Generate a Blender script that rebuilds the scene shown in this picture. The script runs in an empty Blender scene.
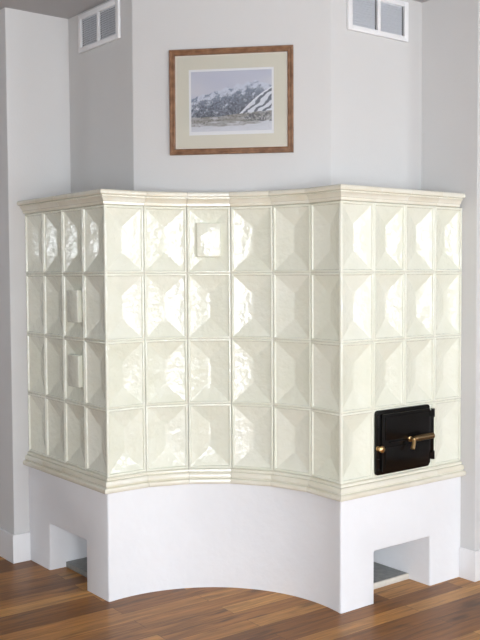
import bpy, bmesh, math, random
from mathutils import Vector, Matrix
random.seed(7)
S = bpy.context.scene
COL = S.collection

# ------------------------------------------------------------------ camera
FPX = 921.8; CAM = Vector((.7545, -4.3256, 1.6147)); YAW, PIT, ROL = -.15208, -.04978, -.00508
fw = Vector((math.sin(YAW)*math.cos(PIT), math.cos(YAW)*math.cos(PIT), math.sin(PIT)))
r0 = Vector((math.cos(YAW), -math.sin(YAW), 0)); u0 = r0.cross(fw)
rr = r0*math.cos(ROL)+u0*math.sin(ROL); uu = -r0*math.sin(ROL)+u0*math.cos(ROL)
cd = bpy.data.cameras.new('camera'); cam = bpy.data.objects.new('camera', cd); COL.objects.link(cam)
cd.sensor_fit = 'VERTICAL'; cd.sensor_height = 24; cd.lens = FPX*24/640; cd.clip_end = 200
M = Matrix.Identity(4)
for i in range(3):
    M[i][0] = rr[i]; M[i][1] = uu[i]; M[i][2] = -fw[i]; M[i][3] = CAM[i]
cam.matrix_world = M; S.camera = cam
S.view_settings.view_transform = 'Standard'; S.view_settings.look = 'None'
S.view_settings.gamma = 1; S.view_settings.use_curve_mapping = False
S.view_settings.exposure = 0.0

# ------------------------------------------------------------------ layout
HC, SAG = .5691, .2932                     # half chord and depth of the hollow front
AL, AR = .749, .807                        # angle of the two side faces
ZT, ZB = 1.954, .621; RH = (ZT-ZB)/4       # tile field
DL = Vector((-math.cos(AL), math.sin(AL), 0)); DR = Vector((math.cos(AR), math.sin(AR), 0))
WL = Vector((-math.sin(AL), -math.cos(AL), 0)); WR = Vector((math.sin(AR), -math.cos(AR), 0))
L = Vector((-HC, 0, 0)); R = Vector((HC, 0, 0))
TW = .22
LE = L+DL*.882; RE = R+DR*.876
RAD = (HC*HC+SAG*SAG)/(2*SAG); ACY = SAG-RAD
HA = math.asin(HC/RAD)
def arc(n): return [Vector((RAD*math.sin(-HA+2*HA*i/n), ACY+RAD*math.cos(-HA+2*HA*i/n), 0)) for i in range(n+1)]
CEIL = 3.075
def isect(p, d, q, e):                     # 2-d line intersection
    k = d.x*e.y-d.y*e.x; t = ((q.x-p.x)*e.y-(q.y-p.y)*e.x)/k
    return p+d*t
APEX = isect(LE, WL, RE, WR)
SLE, SRE, SAPEX = LE-DL*.0015, RE-DR*.0015, APEX-Vector((0, .006, 0))   # stove stops just short of the walls
CL = LE+WL*.0935; CR = RE+WR*.093          # convex wall corners either side

# ------------------------------------------------------------------ materials
def mat(name):
    m = bpy.data.materials.new(name); m.use_nodes = True
    nt = m.node_tree; b = nt.nodes['Principled BSDF']
    return m, nt, b
def N(nt, t, **kw):
    n = nt.nodes.new(t)
    for k, v in kw.items():
        if k in n.inputs: n.inputs[k].default_value = v
        else: setattr(n, k, v)
    return n
def lk(nt, a, b): nt.links.new(a, b)
def plain(name, col, rough=.5, metal=0, bump=0, bscale=40, var=0, vscale=6, spec=.5):
    m, nt, b = mat(name)
    b.inputs['Base Color'].default_value = (*col, 1); b.inputs['Roughness'].default_value = rough
    b.inputs['Metallic'].default_value = metal; b.inputs['Specular IOR Level'].default_value = spec
    tc = N(nt, 'ShaderNodeTexCoord')
    if bump:
        n = N(nt, 'ShaderNodeTexNoise', Scale=bscale, Detail=4.0); lk(nt, tc.outputs['Object'], n.inputs['Vector'])
        bp = N(nt, 'ShaderNodeBump', Strength=bump, Distance=.01)
        lk(nt, n.outputs['Fac'], bp.inputs['Height']); lk(nt, bp.outputs['Normal'], b.inputs['Normal'])
    if var:
        n2 = N(nt, 'ShaderNodeTexNoise', Scale=vscale, Detail=5.0); lk(nt, tc.outputs['Object'], n2.inputs['Vector'])
        mp = N(nt, 'ShaderNodeMapRange'); mp.inputs['To Min'].default_value = 1-var; mp.inputs['To Max'].default_value = 1+var
        lk(nt, n2.outputs['Fac'], mp.inputs['Value'])
        mx = N(nt, 'ShaderNodeVectorMath', operation='SCALE'); mx.inputs[0].default_value = col
        lk(nt, mp.outputs['Result'], mx.inputs['Scale']); lk(nt, mx.outputs['Vector'], b.inputs['Base Color'])
    return m
def glaze(name, c0, c1, rough=.1, bump=.25):
    m, nt, b = mat(name)
    b.inputs['Roughness'].default_value = rough; b.inputs['IOR'].default_value = 1.55
    g = N(nt, 'ShaderNodeNewGeometry'); tc = N(nt, 'ShaderNodeTexCoord')
    nz = N(nt, 'ShaderNodeTexNoise', Scale=9.0, Detail=4.0); lk(nt, tc.outputs['Object'], nz.inputs['Vector'])
    ad = N(nt, 'ShaderNodeMath', operation='MULTIPLY_ADD'); lk(nt, g.outputs['Random Per Island'], ad.inputs[0]); ad.inputs[1].default_value = .55
    sc = N(nt, 'ShaderNodeMapRange'); sc.inputs['From Min'].default_value = .3; sc.inputs['From Max'].default_value = .7
    sc.inputs['To Max'].default_value = .45
    lk(nt, nz.outputs['Fac'], sc.inputs['Value']); lk(nt, sc.outputs['Result'], ad.inputs[2])
    mx = N(nt, 'ShaderNodeMix', data_type='RGBA'); mx.inputs['A'].default_value = (*c0, 1); mx.inputs['B'].default_value = (*c1, 1)
    lk(nt, ad.outputs[0], mx.inputs['Factor']); lk(nt, mx.outputs['Result'], b.inputs['Base Color'])
    n1 = N(nt, 'ShaderNodeTexNoise', Scale=38.0, Detail=2.0, Roughness=.5); lk(nt, tc.outputs['Object'], n1.inputs['Vector'])
    n2 = N(nt, 'ShaderNodeTexNoise', Scale=15.0, Detail=1.0); lk(nt, tc.outputs['Object'], n2.inputs['Vector'])
    b2 = N(nt, 'ShaderNodeBump', Strength=bump*.8, Distance=.012); lk(nt, n2.outputs['Fac'], b2.inputs['Height'])
    bp = N(nt, 'ShaderNodeBump', Strength=bump, Distance=.01); lk(nt, n1.outputs['Fac'], bp.inputs['Height'])
    lk(nt, b2.outputs['Normal'], bp.inputs['Normal']); lk(nt, bp.outputs['Normal'], b.inputs['Normal'])
    return m
GLAZE = glaze('cream_glaze', (.775, .785, .655), (.855, .86, .76), .10, .36)
TRIMG = glaze('cream_trim_glaze', (.76, .71, .57), (.86, .85, .76), .14, .10)
GROUT = plain('grout', (.60, .58, .51), .9)
PLAST = plain('white_plaster', (.85, .86, .885), .85, bump=.25, bscale=22, var=.03, spec=.2)
WALL = plain('wall_paint', (.645, .64, .635), .8, bump=.06, bscale=120, var=.015, spec=.2)
GREYW = plain('bounce_cut_grey', (.20, .21, .23), .8)  # unseen outer walls coloured dark to cut bounced light on the left side
CEILM = plain('ceiling_paint', (.50, .50, .51), .9, spec=.1)
TRIMW = plain('white_trim_paint', (.84, .84, .85), .4)
VENTW = plain('vent_white_enamel', (.84, .84, .85), .4)
LOUV = plain('louvre_grey_enamel', (.66, .68, .72), .45)
DARK = plain('cavity_shade', (.04, .04, .045), .9)  # shade of the vent duct put into the colour of its backing sheet
IRON = plain('black_enamelled_iron', (.004, .0035, .0035), .2, bump=.05, bscale=30, spec=.3)
BRASS = plain('aged_brass', (.62, .42, .20), .3, metal=1, bump=.1, bscale=60)
BRONZE = plain('dark_bronze', (.22, .15, .08), .42, metal=1, bump=.1, bscale=60)
STONE = plain('grey_slate', (.27, .28, .27), .55, bump=.3, bscale=60, var=.35, vscale=30)
EDGE = plain('cream_stone_edge', (.72, .69, .62), .6, bump=.2, bscale=60, var=.1, vscale=40)
MATB = plain('sage_mat_board', (.72, .69, .59), .9, var=.02)
BEVEL = plain('cream_mat_bevel', (.80, .74, .66), .9)
PAPER = plain('white_print_paper', (.85, .85, .87), .8)

def wood_mat():
    m, nt, b = mat('oak_plank_floor')
    tc = N(nt, 'ShaderNodeTexCoord'); mp = N(nt, 'ShaderNodeMapping'); mp.inputs['Rotation'].default_value = (0, 0, -AR+.02)
    mp.inputs['Location'].default_value = (.37, .043, 0)
    lk(nt, tc.outputs['Object'], mp.inputs['Vector'])
    br = N(nt, 'ShaderNodeTexBrick', offset=.37, squash=1.0)
    br.inputs['Color1'].default_value = (0, 0, 0, 1); br.inputs['Color2'].default_value = (1, 1, 1, 1); br.inputs['Mortar'].default_value = (.5, .5, .5, 1)
    br.inputs['Scale'].default_value = 1; br.inputs['Mortar Size'].default_value = .0013; br.inputs['Mortar Smooth'].default_value = .3
    br.inputs['Brick Width'].default_value = 1.15; br.inputs['Row Height'].default_value = .104
    lk(nt, mp.outputs['Vector'], br.inputs['Vector'])
    cr = N(nt, 'ShaderNodeValToRGB'); e = cr.color_ramp.elements
    e[0].position = 0; e[0].color = (.19, .070, .012, 1); e[1].position = 1; e[1].color = (.58, .285, .075, 1)
    for p, c in ((.18, (.31, .122, .024)), (.45, (.42, .180, .040)), (.75, (.49, .228, .054))):
        k = e.new(p); k.color = (*c, 1)
    lk(nt, br.outputs['Color'], cr.inputs['Fac'])
    # grain, stretched along the boards and shifted from board to board
    sh = N(nt, 'ShaderNodeVectorMath', operation='MULTIPLY_ADD'); sh.inputs[1].default_value = (3.1, 7.7, 0)
    lk(nt, br.outputs['Color'], sh.inputs[0]); lk(nt, mp.outputs['Vector'], sh.inputs[2])
    m2 = N(nt, 'ShaderNodeMapping'); m2.inputs['Scale'].default_value = (3, 42, 1); lk(nt, sh.outputs['Vector'], m2.inputs['Vector'])
    g = N(nt, 'ShaderNodeTexNoise', Scale=1.0, Detail=6.0, Roughness=.6, Distortion=.7); lk(nt, m2.outputs['Vector'], g.inputs['Vector'])
    gr = N(nt, 'ShaderNodeMapRange'); gr.inputs['From Min'].default_value = .3; gr.inputs['From Max'].default_value = .7
    gr.inputs['To Min'].default_value = .55; gr.inputs['To Max'].default_value = 1.30; lk(nt, g.outputs['Fac'], gr.inputs['Value'])
    # dark heartwood streaks and knots
    m3 = N(nt, 'ShaderNodeMapping'); m3.inputs['Scale'].default_value = (2.6, 13, 1); lk(nt, sh.outputs['Vector'], m3.inputs['Vector'])
    k = N(nt, 'ShaderNodeTexNoise', Scale=1.0, Detail=3.0); lk(nt, m3.outputs['Vector'], k.inputs['Vector'])
    kr = N(nt, 'ShaderNodeMapRange'); kr.inputs['From Min'].default_value = .60; kr.inputs['From Max'].default_value = .72
    kr.inputs['To Min'].default_value = 1; kr.inputs['To Max'].default_value = .45; lk(nt, k.outputs['Fac'], kr.inputs['Value'])
    mu = N(nt, 'ShaderNodeMath', operation='MULTIPLY'); lk(nt, gr.outputs['Result'], mu.inputs[0]); lk(nt, kr.outputs['Result'], mu.inputs[1])
    mo = N(nt, 'ShaderNodeMath', operation='MULTIPLY_ADD'); mo.inputs[1].default_value = -.75; mo.inputs[2].default_value = 1
    lk(nt, br.outputs['Fac'], mo.inputs[0])
    mu2 = N(nt, 'ShaderNodeMath', operation='MULTIPLY'); lk(nt, mu.outputs[0], mu2.inputs[0]); lk(nt, mo.outputs[0], mu2.inputs[1])
    sc = N(nt, 'ShaderNodeVectorMath', operation='SCALE'); lk(nt, cr.outputs['Color'], sc.inputs[0]); lk(nt, mu2.outputs[0], sc.inputs['Scale'])
    lk(nt, sc.outputs['Vector'], b.inputs['Base Color'])
    b.inputs['Roughness'].default_value = .36; b.inputs['Specular IOR Level'].default_value = .3
    bp = N(nt, 'ShaderNodeBump', Strength=.08, Distance=.005); lk(nt, g.outputs['Fac'], bp.inputs['Height']); lk(nt, bp.outputs['Normal'], b.inputs['Normal'])
    return m
FLOOR = wood_mat()
def frame_wood():
    m, nt, b = mat('walnut_frame_wood')
    tc = N(nt, 'ShaderNodeTexCoord'); n = N(nt, 'ShaderNodeTexNoise', Scale=30.0, Detail=5.0); lk(nt, tc.outputs['Object'], n.inputs['Vector'])
    cr = N(nt, 'ShaderNodeValToRGB'); e = cr.color_ramp.elements
    e[0].position = .3; e[0].color = (.16, .075, .035, 1); e[1].position = .7; e[1].color = (.30, .16, .085, 1)
    lk(nt, n.outputs['Fac'], cr.inputs['Fac']); lk(nt, cr.outputs['Color'], b.inputs['Base Color']); b.inputs['Roughness'].default_value = .4
    return m
FRAME = frame_wood()
def glass_mat():
    m, nt, b = mat('picture_glass'); nt.nodes.remove(b)
    t = N(nt, 'ShaderNodeBsdfTransparent'); g = N(nt, 'ShaderNodeBsdfGlossy', Roughness=.02)
    fr = N(nt, 'ShaderNodeFresnel', IOR=1.45); mx = N(nt, 'ShaderNodeMixShader')
    lk(nt, fr.outputs['Fac'], mx.inputs['Fac']); lk(nt, t.outputs[0], mx.inputs[1]); lk(nt, g.outputs[0], mx.inputs[2])
    lk(nt, mx.outputs[0], nt.nodes['Material Output'].inputs['Surface'])
    return m
GLASS = glass_mat()

# ------------------------------------------------------------------ helpers
ORG = {}
def link_mesh(name, bm, m, parent=None, smooth=None, origin=None):
    """bm is in world space; the object gets its origin at the middle of its foot"""
    vs = [v.co for v in bm.verts]
    if origin is None:
        origin = Vector(((min(v.x for v in vs)+max(v.x for v in vs))/2, (min(v.y for v in vs)+max(v.y for v in vs))/2, min(v.z for v in vs)))
    bmesh.ops.translate(bm, verts=bm.verts, vec=-origin)
    me = bpy.data.meshes.new(name); bm.to_mesh(me); bm.free()
    for k in (m if isinstance(m, (list, tuple)) else [m]): me.materials.append(k)
    if smooth is not None:
        for p in me.polygons: p.use_smooth = True
        me.set_sharp_from_angle(angle=math.radians(smooth))
    o = bpy.data.objects.new(name, me); COL.objects.link(o); ORG[o.name] = origin
    if parent: o.parent = parent; o.location = origin-ORG[parent.name]
    else: o.location = origin
    return o
def thing(name, label, cat, loc, group=None):
    o = bpy.data.objects.new(name, None); COL.objects.link(o); o.location = loc; ORG[o.name] = Vector(loc)
    o.empty_display_size = .1; tag(o, label, cat, group); return o
def tag(o, label, cat, group=None):
    o['label'] = label; o['category'] = cat
    if group: o['group'] = group
def struct(name, bm, m, smooth=None):
    o = link_mesh(name, bm, m, None, smooth); o['kind'] = 'structure'; return o
def prism(bm, pts, z0, z1):
    a = [bm.verts.new((p.x, p.y, z0)) for p in pts]; b = [bm.verts.new((p.x, p.y, z1)) for p in pts]; n = len(pts)
    bm.faces.new(a[::-1]); bm.faces.new(b)
    for i in range(n): bm.faces.new((a[i], a[(i+1) % n], b[(i+1) % n], b[i]))
    return a+b
def obox(bm, o, ex, ey, ez, x, y, z, bev=0, seg=2):
    """box in the frame o + ex*x + ey*y + ez*z with ranges x, y, z"""
    vs = [bm.verts.new(o+ex*a+ey*b+ez*c) for a in x for b in y for c in z]
    fs = [bm.faces.new([vs[i] for i in q]) for q in ((0, 1, 3, 2), (4, 6, 7, 5), (0, 4, 5, 1), (2, 3, 7, 6), (0, 2, 6, 4), (1, 5, 7, 3))]
    if bev:
        es = list({e for f in fs for e in f.edges})
        bmesh.ops.bevel(bm, geom=es, offset=bev, segments=seg, profile=.5, affect='EDGES', clamp_overlap=True)
def fix(bm): bmesh.ops.recalc_face_normals(bm, faces=bm.faces); return bm
def tube(bm, pts, rad, n=12, cap=True):
    """round bar through world points; rad is one radius or one per point"""
    rs = rad if isinstance(rad, (list, tuple)) else [rad]*len(pts); rings = []
    for i, p in enumerate(pts):
        t = (pts[min(i+1, len(pts)-1)]-pts[max(i-1, 0)]).normalized()
        a = t.orthogonal().normalized() if i == 0 else (rings[-1][1]-t*rings[-1][1].dot(t)).normalized()
        b = t.cross(a)
        rings.append(([bm.verts.new(p+(a*math.cos(2*math.pi*k/n)+b*math.sin(2*math.pi*k/n))*rs[i]) for k in range(n)], a))
    for (q, _), (w, _) in zip(rings, rings[1:]):
        for k in range(n): bm.faces.new((q[k], q[(k+1) % n], w[(k+1) % n], w[k]))
    if cap: bm.faces.new(rings[0][0][::-1]); bm.faces.new(rings[-1][0])
def lathe(bm, o, ax, prof, n=20):
    """profile of (distance along ax, radius)"""
    a = ax.orthogonal().normalized(); b = ax.cross(a); rings = []
    for d, r in prof:
        rings.append([bm.verts.new(o+ax*d+(a*math.cos(2*math.pi*k/n)+b*math.sin(2*math.pi*k/n))*max(r, 1e-5)) for k in range(n)])
    for q, w in zip(rings, rings[1:]):
        for k in range(n): bm.faces.new((q[k], q[(k+1) % n], w[(k+1) % n], w[k]))
    bm.faces.new(rings[0][::-1]); bm.faces.new(rings[-1])
UP = Vector((0, 0, 1)); X = Vector((1, 0, 0)); Y = Vector((0, 1, 0)); O0 = Vector((0, 0, 0))

# ------------------------------------------------------------------ the room
XW, YB, YF = 4.6, -7.0, 4.8
bm = bmesh.new(); obox(bm, O0, X, Y, UP, (-XW, XW), (YB, YF), (-.12, 0)); struct('floor', fix(bm), FLOOR)
bm = bmesh.new(); obox(bm, O0, X, Y, UP, (-XW, XW), (YB, YF), (CEIL, CEIL+.15)); struct('ceiling', fix(bm), CEILM)
def corner_wall(name, c, a, d):
    bm = bmesh.new(); prism(bm, [c, a, a+d*3.2, c+d*3.2], 0, CEIL); fix(bm)
    es = [e for e in bm.edges if abs(e.verts[0].co.z-e.verts[1].co.z) > 1 and (e.verts[0].co-c).to_2d().length < .01]
    bmesh.ops.bevel(bm, geom=es, offset=.006, segments=3, profile=.5, affect='EDGES')
    return struct(name, bm, WALL, 30)
corner_wall('wall_left', CL, APEX, DL)
corner_wall('wall_right', CR, APEX, DR)
def skirting(name, e, c, w, d):
    # e: where the stove meets the wall, c: convex corner, w: along wall to the viewer, d: into the depth
    t = .013; bm = bmesh.new()
    prism(bm, [e, c, c+d*3.0, c+d*3.0+w*t, c+w*t-d*t, e-d*t], 0, .16); fix(bm)
    es = [q for q in bm.edges if all(v.co.z > .15 for v in q.verts)]
    bmesh.ops.bevel(bm, geom=es, offset=.004, segments=2, profile=.5, affect='EDGES')
    return struct(name, bm, TRIMW, 30)
skirting('baseboard_left', LE+WL*.002, CL, WL, DL)
skirting('baseboard_right', RE+WR*.002, CR, WR, DR)

# outer walls with the daylight windows behind and beside the camera, one added for light
def wall_with_holes(name, o, ex, ey, length, holes, m=None):
    bm = bmesh.new(); x = 0
    for (a, b, z0, z1) in holes:
        obox(bm, o, ex, ey, UP, (x, a), (0, .2), (0, CEIL))
        obox(bm, o, ex, ey, UP, (a, b), (0, .2), (0, z0)); obox(bm, o, ex, ey, UP, (a, b), (0, .2), (z1, CEIL)); x = b
    obox(bm, o, ex, ey, UP, (x, length), (0, .2), (0, CEIL))
    struct(name, fix(bm), m or WALL)
WN = [0]
def window(o, ex, ey, a, b, z0, z1, power=0):
    WN[0] += 1; bm = bmesh.new(); fwid = .05
    for x in ((a, a+fwid), (b-fwid, b)): obox(bm, o, ex, ey, UP, x, (.05, .13), (z0, z1))
    for z in ((z0, z0+fwid), (z1-fwid, z1)): obox(bm, o, ex, ey, UP, (a+fwid, b-fwid), (.05, .13), z)
    mid = (a+b)/2; obox(bm, o, ex, ey, UP, (mid-.025, mid+.025), (.06, .12), (z0+fwid, z1-fwid))
    struct('window_%d' % WN[0], fix(bm), TRIMW)
    ld = bpy.data.lights.new('window_portal', 'AREA'); ld.shape = 'RECTANGLE'; ld.size = b-a; ld.size_y = z1-z0
    ld.cycles.is_portal = True
    lo = bpy.data.objects.new('window_portal', ld); COL.objects.link(lo)
    lo.location = o+ex*mid+ey*.16+UP*(z0+z1)/2; lo.rotation_euler = (-ey).to_track_quat('-Z', 'Y').to_euler()
BACK_WINS = [(4.95, 6.3, .1, 2.97), (6.9, 8.1, .1, 2.97)]  # the second is an unseen opening added to bring in more light
RIGHT_WINS = [(1.7, 3.2, .7, 2.75), (5.2, 6.05, 1.15, 2.25)]
LEFT_WINS = [(6.1, 7.05, 1.88, 2.34)]
wall_with_holes('wall_back', Vector((-XW, YB, 0)), X, -Y, 2*XW, BACK_WINS)
for w in BACK_WINS: window(Vector((-XW, YB, 0)), X, -Y, *w)
wall_with_holes('wall_far_right', Vector((XW, YB, 0)), Y, X, YF-YB, RIGHT_WINS)
for w in RIGHT_WINS: window(Vector((XW, YB, 0)), Y, X, *w)
wall_with_holes('wall_far_left', Vector((-XW, YB, 0)), Y, -X, YF-YB, LEFT_WINS, GREYW)
for w in LEFT_WINS: window(Vector((-XW, YB, 0)), Y, -X, *w)
wall_with_holes('wall_far', Vector((-XW, YF, 0)), X, Y, 2*XW, [], GREYW)
wd = bpy.data.worlds.new('overcast_sky'); S.world = wd; wd.use_nodes = True
bg = wd.node_tree.nodes['Background']; bg.inputs['Color'].default_value = (.925, .985, 1.045, 1); bg.inputs['Strength'].default_value = 16.4

# chimney breast standing on the stove
A_ = isect(LE, WL, Vector((-1.0168, .8131, 0)), DL); D_ = isect(RE, WR, Vector((.9686, .8300, 0)), DR)
B_ = A_-DL*.684; C_ = D_-DR*.670
ZC = 2.030
bm = bmesh.new(); prism(bm, [B_, C_, D_, APEX, A_], ZC, CEIL); fix(bm)
es = [e for e in bm.edges if abs(e.verts[0].co.z-e.verts[1].co.z) > .5 and min((e.verts[0].co-p).to_2d().length for p in (B_, C_)) < .01]
bmesh.ops.bevel(bm, geom=es, offset=.006, segments=3, profile=.5, affect='EDGES')
struct('wall_chimney', bm, WALL, 30)

# ------------------------------------------------------------------ the tiled stove
stove = thing('tile_stove', 'large cream glazed tile stove with hollow curved front on a white plaster base', 'stove', (0, .45, 0))
# plaster base with two arched-corner niches
def base():
    bm = bmesh.new(); ap = arc(40)
    pts = [SLE, L]+ap[1:-1]+[R, SRE, SAPEX]
    prism(bm, pts, 0, .556); fix(bm)
    me = bpy.data.meshes.new('tmp'); bm.to_mesh(me); bm.free(); ob = bpy.data.objects.new('tmp', me); COL.objects.link(ob)
    cut = []
    for (o, d, w) in ((L, DL, WL), (R, DR, WR)):
        cb = bmesh.new(); obox(cb, o, d, -w, UP, (.227, .634), (-.1, .62), (-.1, .257)); fix(cb)
        cm = bpy.data.meshes.new('tmpc'); cb.to_mesh(cm); cb.free(); co = bpy.data.objects.new('tmpc', cm); COL.objects.link(co); cut.append(co)
        md = ob.modifiers.new('b', 'BOOLEAN'); md.object = co; md.operation = 'DIFFERENCE'; md.solver = 'EXACT'
    dg = bpy.context.evaluated_depsgraph_get(); ev = ob.evaluated_get(dg)
    bm = bmesh.new(); bm.from_mesh(ev.to_mesh()); ev.to_mesh_clear()
    for o in cut+[ob]: bpy.data.objects.remove(o, do_unlink=True)
    bmesh.ops.remove_doubles(bm, verts=bm.verts, dist=1e-5)
    bmesh.ops.recalc_face_normals(bm, faces=bm.faces)
    es = [e for e in bm.edges if len(e.link_faces) == 2 and e.calc_face_angle(0) > math.radians(40)
          and not all(v.co.z < 1e-4 for v in e.verts) and all(v.co.z < .5 or True for v in e.verts)
          and not all(v.co.z > .55 for v in e.verts) and all((v.co-APEX).to_2d().length > .4 for v in e.verts)
          and all(min((v.co-q).to_2d().length for q in (LE, RE)) > .01 for v in e.verts)]
    bmesh.ops.bevel(bm, geom=es, offset=.011, segments=3, profile=.5, affect='EDGES', clamp_overlap=True)
    return bm
link_mesh('plaster_base', base(), PLAST, stove, 35)

def mitred(path):
    """outward (towards the room) mitre vectors along an open path running left to right"""
    out = []
    for i, p in enumerate(path):
        ns = []
        for a, b in ((i-1, i), (i, i+1)):
            if a >= 0 and b < len(path):
                d = (path[b]-path[a]).normalized(); ns.append(Vector((d.y, -d.x, 0)))
        n = sum(ns, Vector((0, 0, 0))).normalized(); out.append(n/n.dot(ns[0]))
    return out
FP = arc(6)
LPATH = [L+DL*TW*i for i in (4, 3, 2, 1)]; LPATH[0] = SLE.copy()
RPATH = [R+DR*TW*i for i in (1, 2, 3, 4)]; RPATH[3] = SRE.copy()
PATH = LPATH+FP+RPATH
MIT = mitred(PATH)
def moulding(name, prof, z, short=0):
    bm = bmesh.new(); gap = .0007
    for i in range(len(PATH)-1):
        d = (PATH[i+1]-PATH[i]).normalized(); rings = []
        for p, m, s in ((PATH[i], MIT[i], gap), (PATH[i+1], MIT[i+1], -gap-(short if i == len(PATH)-2 else 0))):
            rings.append([bm.verts.new(p+m*a+d*s+UP*(z+b)) for a, b in prof])
        q, w = rings; n = len(prof)
        for k in range(n): bm.faces.new((q[k], q[(k+1) % n], w[(k+1) % n], w[k]))
        bm.faces.new(q[::-1]); bm.faces.new(w)
    return link_mesh(name, fix(bm), TRIMG, stove, 38)
CORN = [(-.03, .001), (.004, .001), (.009, .004), (.010, .013), (.010, .016), (.015, .017), (.017, .022), (.021, .031), (.028, .037), (.031, .039),
        (.031, .041), (.026, .0425), (.026, .046), (.036, .0462), (.042, .048), (.045, .053), (.045, .062), (.042, .068), (.036, .071), (.030, .072), (-.03, .072)]
moulding('cornice', CORN, ZT, .034)
BASEM = [(-.03, -.001), (.003, -.001), (.007, -.004), (.008, -.011), (.003, -.0125), (.003, -.0155), (.015, -.017), (.020, -.022), (.022, -.030), (.022, -.038), (.020, -.040),
         (.014, -.0415), (.014, -.045), (.028, -.0462), (.033, -.050), (.035, -.058), (.034, -.066), (.030, -.070), (-.03, -.070)]
BASEM = [(a, b*1.04) for a, b in BASEM]
moulding('base_moulding', BASEM, ZB)
bm = bmesh.new()
inner = [p-m*.034 for p, m in zip(PATH, MIT)]
inner[0] = SLE-WL*.034; inner[-1] = SRE-WR*.034
prism(bm, inner+[SAPEX], ZT+.03, ZC-.001); fix(bm)
link_mesh('cover_slab', bm, GROUT, stove)

RIM = [(.0006, -.014), (.0006, -.0034), (.0020, -.0011), (.0046, 0), (.0090, 0), (.0116, -.0014), (.0132, -.0044), (.0140, -.0085), (.0160, -.0096)]
DEP = .0315
def tile(bm, o, d, w, h, kind='bowl'):
    """one stove tile: rounded rim, then four facets sinking to a short upright ridge line"""
    n = Vector((d.y, -d.x, 0))
    P = lambda a, b, c: bm.verts.new(o+d*a+UP*b+n*c)
    rings = []
    for ins, c in RIM: rings.append([P(ins, ins, c), P(w-ins, ins, c), P(w-ins, h-ins, c), P(ins, h-ins, c)])
    for q, s in zip(rings, rings[1:]):
        for k in range(4): bm.faces.new((q[k], q[(k+1) % 4], s[(k+1) % 4], s[k]))
    a = rings[-1]
    if kind == 'flat': bm.faces.new(a); return
    hw = .005; r = .102
    jit = lambda: random.uniform(-.0012, .0012)
    b = [P(w/2-hw+jit(), r+jit(), -DEP), P(w/2+hw+jit(), r+jit(), -DEP), P(w/2+hw+jit(), h-r+jit(), -DEP), P(w/2-hw+jit(), h-r+jit(), -DEP)]
    fs = [bm.faces.new((a[k], a[(k+1) % 4], b[(k+1) % 4], b[k])) for k in range(4)]
    fs.append(bm.faces.new(b))
    hips = {e for k in range(4) for e in a[k].link_edges if e.other_vert(a[k]) is b[k]} | set(fs[-1].edges)
    bmesh.ops.bevel(bm, geom=list(hips), offset=.0035, segments=2, profile=.5, affect='EDGES', clamp_overlap=True)
def face(path, skip=(), flats=()):
    bm = bmesh.new()
    for i in range(len(path)-1):
        d = path[i+1]-path[i]; w = d.length; d.normalize(); n = Vector((d.y, -d.x, 0))
        for row in range(4):
            if (i, row) in skip: continue
            tile(bm, path[i]+UP*(ZT-(row+1)*RH), d, w, RH)
    for (i, j, row) in flats:
        d = path[j]-path[i]; w = d.length; d.normalize(); tile(bm, path[i]+UP*(ZT-(row+1)*RH), d, w, RH, 'flat')
    fix(bm)
    for i in range(len(path)-1):                        # mortar lines behind the joints
        d = (path[i+1]-path[i]); w = d.length; d.normalize(); n = Vector((d.y, -d.x, 0))
        def strip(a0, a1, z0, z1):
            f = bm.faces.new([bm.verts.new(path[i]+d*a-n*.0042+UP*z) for a, z in ((a0, z0), (a1, z0), (a1, z1), (a0, z1))]); f.material_index = 1
        strip(0, .0022, ZB, ZT); strip(w-.0022, w, ZB, ZT)
        for k in range(5): strip(.0022, w-.0022, max(ZB, ZT-k*RH-.0022), min(ZT, ZT-k*RH+.0022))
    return link_mesh('tiled_face', bm, [GLAZE, GROUT], stove, 28)
# mortar shows only inside the 2 mm joints
left_face = face(LPATH+[L])
front_face = face(FP)
right_face = face([R]+RPATH, skip={(1, 3), (2, 3)}, flats=[(1, 3, 3)])
def cap(parent, o, d, w, row, cw=.122, ch=.170):
    n = Vector((d.y, -d.x, 0)); c = o+d*w/2+UP*(ZT-(row+.5)*RH); bm = bmesh.new()
    obox(bm, c, d, n, UP, (-cw/2, cw/2), (-.024, .004), (-ch/2, ch/2), .0035, 3)
    link_mesh('inspection_cap', fix(bm), GLAZE, parent, 40)
d3 = (FP[3]-FP[2]); cap(front_face, FP[2], d3.normalized(), d3.length, 0)
dl = -DL
for row in (1, 2): cap(left_face, LPATH[2], dl, TW, row, .112, .165)

# ------------------------------------------------------------------ fire door (part of the stove)
def FD(t, n, z): return R+DR*t+WR*n+UP*z
FR = R
def plate(bm, t0, t1, z0, z1, n0, n1, rad, edge=.004):
    pts = []
    for (cx, cz, a0) in ((t1-rad, z1-rad, 0), (t0+rad, z1-rad, 90), (t0+rad, z0+rad, 180), (t1-rad, z0+rad, 270)):
        for k in range(6):
            a = math.radians(a0+18*k); pts.append((cx, cz, math.cos(a), math.sin(a)))
    rings = []
    for n, ins in ((n0, 0), (n1-edge, 0), (n1-edge*.3, edge*.3), (n1, edge)):
        rings.append([bm.verts.new(FD(cx+(rad-ins)*c, n, cz+(rad-ins)*s)) for cx, cz, c, s in pts])
    k = len(pts)
    for q, w in zip(rings, rings[1:]):
        for i in range(k): bm.faces.new((q[i], q[(i+1) % k], w[(i+1) % k], w[i]))
    bm.faces.new(rings[0]); bm.faces.new(rings[-1])
bm = bmesh.new(); plate(bm, .2215, .612, .632, .949, .001, .014, .018)
door = link_mesh('firebox_door', fix(bm), IRON, stove, 30); door['label'] = 'black cast iron fire door with brass fittings'
bm = bmesh.new(); plate(bm, .252, .600, .650, .932, .0145, .030, .008, .006)
plate(bm, .268, .586, .802, .918, .0305, .034, .006, .003)                 # raised upper field
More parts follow.
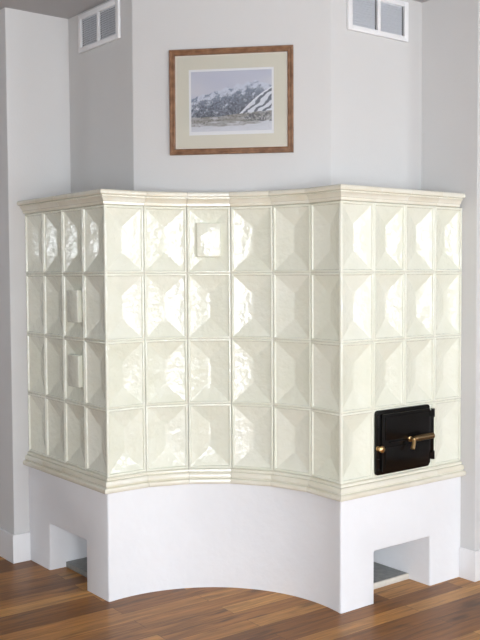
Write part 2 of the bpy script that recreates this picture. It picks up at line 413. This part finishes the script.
plate(bm, .268, .586, .664, .770, .0305, .034, .006, .003)                 # raised lower field
obox(bm, FR, DR, WR, UP, (.30, .43), (.0305, .040), (.787, .794), .002, 2)   # catch rail
link_mesh('door_leaf', fix(bm), IRON, door, 30)
for z0 in (.668, .885):
    bm = bmesh.new(); tube(bm, [FD(.622, .024, z0), FD(.622, .024, z0+.042)], .010, 14)
    obox(bm, FR, DR, WR, UP, (.585, .622), (.0305, .0345), (z0+.006, z0+.036))
    link_mesh('hinge', fix(bm), IRON, door, 40)
bm = bmesh.new(); obox(bm, FR, DR, WR, UP, (.606, .634), (.002, .022), (.680, .915), .003, 2); link_mesh('hinge_strip', fix(bm), IRON, door, 40)
for z in (.660, .712, .866, .920):
    bm = bmesh.new(); lathe(bm, FD(.237, .0142, z), WR, [(0, .006), (.002, .0058), (.0038, .004), (.0045, .001)], 14); link_mesh('rivet', fix(bm), IRON, door, 40)
bm = bmesh.new(); lathe(bm, FD(.232, .0145, .766), WR, [(0, .012), (.004, .012), (.006, .007), (.016, .007), (.019, .013), (.025, .0165), (.032, .0165), (.037, .012), (.039, .004)], 24)
o = link_mesh('latch_knob', fix(bm), BRASS, door, 40); o['label'] = 'round brass latch knob'
bm = bmesh.new(); lathe(bm, FD(.442, .0305, .792), WR, [(0, .014), (.006, .014), (.008, .009), (.034, .009), (.036, .004)], 20)
tube(bm, [FD(.447, .056, .795), FD(.435, .064, .776), FD(.420, .070, .750)], [.010, .0095, .0105], 12)
o = link_mesh('lever', fix(bm), BRASS, door, 40); o['label'] = 'short brass lever pointing down'
bm = bmesh.new(); tube(bm, [FD(.445, .058, .796)]+[FD(.448+.0085*k, .058+.001*k, .796+.0004*k) for k in range(1, 15)], [.010]+[.0130 if k % 2 else .0155 for k in range(1, 15)], 14)
o = link_mesh('coil_handle', fix(bm), BRONZE, door, 40); o['label'] = 'dark bronze coil handle'

# ------------------------------------------------------------------ slabs in the niches
for (o, d, w, f, em, lab) in ((L, DL, WL, .094, STONE, 'flat grey hearth stone lying in the left niche of the stove base'), (R, DR, WR, .139, EDGE, 'flat grey hearth stone lying in the right niche below the fire door')):
    bm = bmesh.new(); obox(bm, o, d, -w, UP, (.232, .629), (f+.012, .605), (.0005, .030))
    s = link_mesh('hearth_stone', fix(bm), STONE); tag(s, lab, 'hearth stone', 'hearth stones in the niches of the stove base')
    bm = bmesh.new(); obox(bm, o, d, -w, UP, (.232, .629), (f, f+.0115), (.0005, .031), .002, 2)
    e = link_mesh('edge_strip', fix(bm), em, s, 40)
    if em is EDGE: e['label'] = 'cream front edge of the hearth stone'

# ------------------------------------------------------------------ framed picture
pd = (C_-B_).normalized(); pn = Vector((pd.y, -pd.x, 0)); PO = B_+pd*((C_-B_).length/2); PO = PO-pd*(PO.x+.001)
pic = thing('framed_picture', 'wooden framed snowy mountain print with wide mat hanging above the tile stove', 'picture', PO+UP*2.2255+pn*.0125)
def PP(x, n, z): return PO+pd*x+pn*n+UP*z
x0, x1, z0, z1 = -.318, .318, 2.2255, 2.7575
bm = bmesh.new(); prof = [(0, .001), (0, .019), (.004, .024), (.009, .024), (.014, .019), (.021, .019), (.024, .022), (.028, .020), (.030, .013), (.030, .001)]
rings = []
for sx, sz, cx, cz in ((1, 1, x0, z0), (-1, 1, x1, z0), (-1, -1, x1, z1), (1, -1, x0, z1)):
    rings.append([bm.verts.new(PP(cx+sx*a, b, cz+sz*a)) for a, b in prof])
for i in range(4):
    q, w = rings[i], rings[(i+1) % 4]
    for k in range(len(prof)): bm.faces.new((q[k], q[(k+1) % len(prof)], w[(k+1) % len(prof)], w[k]))
link_mesh('frame', fix(bm), FRAME, pic, 35)
def ringplate(bm, a, b, n0, n1):
    """flat rectangular ring: outer a=(x0,x1,z0,z1), inner b"""
    def q(r, n): return [bm.verts.new(PP(x, n, z)) for x, z in ((r[0], r[2]), (r[1], r[2]), (r[1], r[3]), (r[0], r[3]))]
    A0, A1, B0, B1 = q(a, n0), q(a, n1), q(b, n0), q(b, n1)
    for p, s in ((A0, A1), (A1, B1), (B1, B0), (B0, A0)):
        for k in range(4): bm.faces.new((p[k], p[(k+1) % 4], s[(k+1) % 4], s[k]))
ox = (-.216, .2165, 2.326, 2.654)
bm = bmesh.new(); ringplate(bm, (x0+.0305, x1-.0305, z0+.0305, z1-.0305), (ox[0]-.002, ox[1]+.002, ox[2]-.002, ox[3]+.002), .003, .0060)
mt = link_mesh('mat', fix(bm), MATB, pic)
bm = bmesh.new(); ringplate(bm, (x0+.0305, x1-.0305, z0+.0305, z1-.0305), (x0+.037, x1-.037, z0+.037, z1-.037), .0064, .0085)
o = link_mesh('fillet', fix(bm), BEVEL, pic); o['label'] = 'thin pink cream fillet inside the frame'
bm = bmesh.new(); obox(bm, PO, pd, pn, UP, (ox[0]-.004, ox[1]+.004), (.001, .0024), (ox[2]-.004, ox[3]+.004)); link_mesh('paper', fix(bm), PAPER, pic)
# the print itself: a snowy range over a valley, colours worked out cell by cell
def hsh(i, j, s): 
    v = math.sin(i*127.1+j*311.7+s*74.7)*43758.5453; return v-math.floor(v)
def vn(x, y, s=0):
    i, j = math.floor(x), math.floor(y); f, g = x-i, y-j; f = f*f*(3-2*f); g = g*g*(3-2*g)
    a, b, c, d = hsh(i, j, s), hsh(i+1, j, s), hsh(i, j+1, s), hsh(i+1, j+1, s)
    return (a*(1-f)+b*f)*(1-g)+(c*(1-f)+d*f)*g
def fbm(x, y, s=0): return .5*vn(x, y, s)+.27*vn(2*x, 2*y, s+1)+.15*vn(4*x, 4*y, s+2)+.08*vn(8*x, 8*y, s+3)
def mixc(a, b, t): t = max(0, min(1, t)); return tuple(p*(1-t)+q*t for p, q in zip(a, b))
def lerp(pts, x):
    for (a, b), (c, d) in zip(pts, pts[1:]):
        if x <= c: return b+(d-b)*(x-a)/(c-a)
    return pts[-1][1]
RIDGE = [(0, .45), (.08, .41), (.15, .37), (.22, .38), (.30, .32), (.36, .34), (.45, .27), (.52, .29), (.58, .22), (.64, .25), (.70, .19), (.76, .21), (.80, .16), (.86, .20), (.93, .22), (1, .27)]
FOOT = [(0, .76), (.3, .76), (.55, .72), (.75, .70), (1, .68)]
SLOPE = [(0, 2), (.52, 2), (.60, .72), (.70, .58), (.80, .46), (.90, .36), (1, .28)]
def paint(x, y):
    """x to the right, y down, both 0..1"""
    sky = mixc((.74, .75, .82), (.86, .85, .86), fbm(x*3, y*6, 5)*.9+.3*y)
    rg = lerp(RIDGE, x)+.035*(fbm(x*14, 1, 9)-.5)
    if y < rg: return mixc(sky, (.80, .82, .88), .3)
    ft = lerp(FOOT, x)+.02*(fbm(x*20, 3, 4)-.5)
    if y < ft:
        h = (y-rg)/(ft-rg)
        dark = mixc((.56, .60, .68), (.44, .46, .50), h); snow = (.83, .85, .90)
        s = fbm(x*16+y*9, y*11-x*5, 2); t = (s-.50-.22*h+.16*(h < .25))*7
        c = mixc(dark, snow, t)
        tr = fbm(x*70, y*45, 8); c = mixc(c, (.30, .32, .36), (tr-.48)*3*min(1, h*1.6)); c = mixc(c, (.80, .82, .87), (fbm(x*60, y*60, 21)-.55)*3)
        sl = lerp(SLOPE, x)
        if y > sl:                                       # the nearer slope with its open ski runs
            k = (y-sl)*5; st = math.sin((x*.95+y*.75)*62+7*fbm(x*9, y*9, 3)); c = mixc((.88, .89, .92), (.45, .47, .51), (st-.05)*2+(tr-.5)*2)
            if k < .12: c = (.90, .91, .94)
        return c
    h = (y-ft)/(1-ft)
    g = fbm(x*10, y*40, 6); c = mixc((.60, .59, .57), (.80, .80, .82), (g-.35)*2.2+h*.5)
    br = fbm(x*55, y*60, 11); c = mixc(c, (.36, .34, .32), (br-.56)*4*(1-h*.75))
    if h > .55+.25*fbm(x*5, 2, 13)-.35*max(0, x-.6): c = mixc(c, (.86, .87, .90), .85)
    if x > .66 and .05 < h < .55-.3*(1-x) and fbm(x*90, y*50, 15) > .52: c = mixc(c, (.34, .35, .37), .7)
    return c
def lin(v): return v/12.92 if v < .04045 else ((v+.055)/1.055)**2.4
NX, NZ = 190, 140; px0, px1, pz0, pz1 = -.207, .2075, 2.342, 2.645
bm = bmesh.new(); cl = bm.loops.layers.float_color.new('print')
gv = [[bm.verts.new(PP(px0+(px1-px0)*i/NX, .0030, pz0+(pz1-pz0)*j/NZ)) for i in range(NX+1)] for j in range(NZ+1)]
for j in range(NZ):
    for i in range(NX):
        f = bm.faces.new((gv[j][i], gv[j][i+1], gv[j+1][i+1], gv[j+1][i])); c = paint((i+.5)/NX, 1-(j+.5)/NZ)
        for l in f.loops: l[cl] = (*[lin(v) for v in c], 1)
m, nt, b = mat('printed_picture'); at = N(nt, 'ShaderNodeAttribute', attribute_name='print'); lk(nt, at.outputs['Color'], b.inputs['Base Color']); b.inputs['Roughness'].default_value = .8
o = link_mesh('print', bm, m, pic); o['label'] = 'print of a snowy mountain range over a pale valley'
bm = bmesh.new(); obox(bm, PO, pd, pn, UP, (x0+.0302, x1-.0302), (.0100, .0118), (z0+.0302, z1-.0302)); link_mesh('glass', fix(bm), GLASS, pic)

# ------------------------------------------------------------------ air vents on the sides of the chimney breast
def vent(o, ex, n, t0, t1, z0, z1, label):
    v = thing('air_vent', label, 'vent', o+ex*(t0+t1)/2+UP*z0+n*.008, 'white air vents on the chimney breast')
    F = .030; mid = (t0+t1)/2; mw = .011
    bm = bmesh.new()
    for a in ((t0, t0+F), (t1-F, t1)): obox(bm, o, ex, n, UP, a, (.001, .016), (z0, z1), .003, 2)
    for z in ((z0, z0+F*.9), (z1-F*.9, z1)): obox(bm, o, ex, n, UP, (t0+F-.003, t1-F+.003), (.001, .0158), z, .003, 2)
    obox(bm, o, ex, n, UP, (mid-mw, mid+mw), (.001, .0156), (z0+F*.8, z1-F*.8), .002, 2)
    link_mesh('frame', fix(bm), VENTW, v, 40)
    bm = bmesh.new(); obox(bm, o, ex, n, UP, (t0+.01, t1-.01), (.0005, .0015), (z0+.01, z1-.01)); link_mesh('backing', fix(bm), DARK, v)
    for a, b in ((t0+F, mid-mw), (mid+mw, t1-F)):
        bm = bmesh.new(); k = 13; hz = (z1-z0-1.8*F)/k
        for i in range(k):
            zc = z0+.9*F+hz*(i+.5)
            e1 = (n*.62-UP).normalized(); e2 = e1.cross(ex).normalized()
            obox(bm, o+UP*zc+n*.008, ex, e1, e2, (a+.015, b-.003), (-.0082, .0082), (-.0007, .0007))
        obox(bm, o, ex, n, UP, ((a+b)/2-.002, (a+b)/2+.002), (.002, .003), (z0+.9*F, z1-.9*F))
        link_mesh('louvre_panel', fix(bm), LOUV, v)
vent(A_, -DL, WL, .140, .574, 2.852, 3.060, 'white double louvre air vent left of the framed picture')
vent(D_, -DR, WR, .122, .565, 2.844, 3.052, 'white double louvre air vent right of the framed picture')
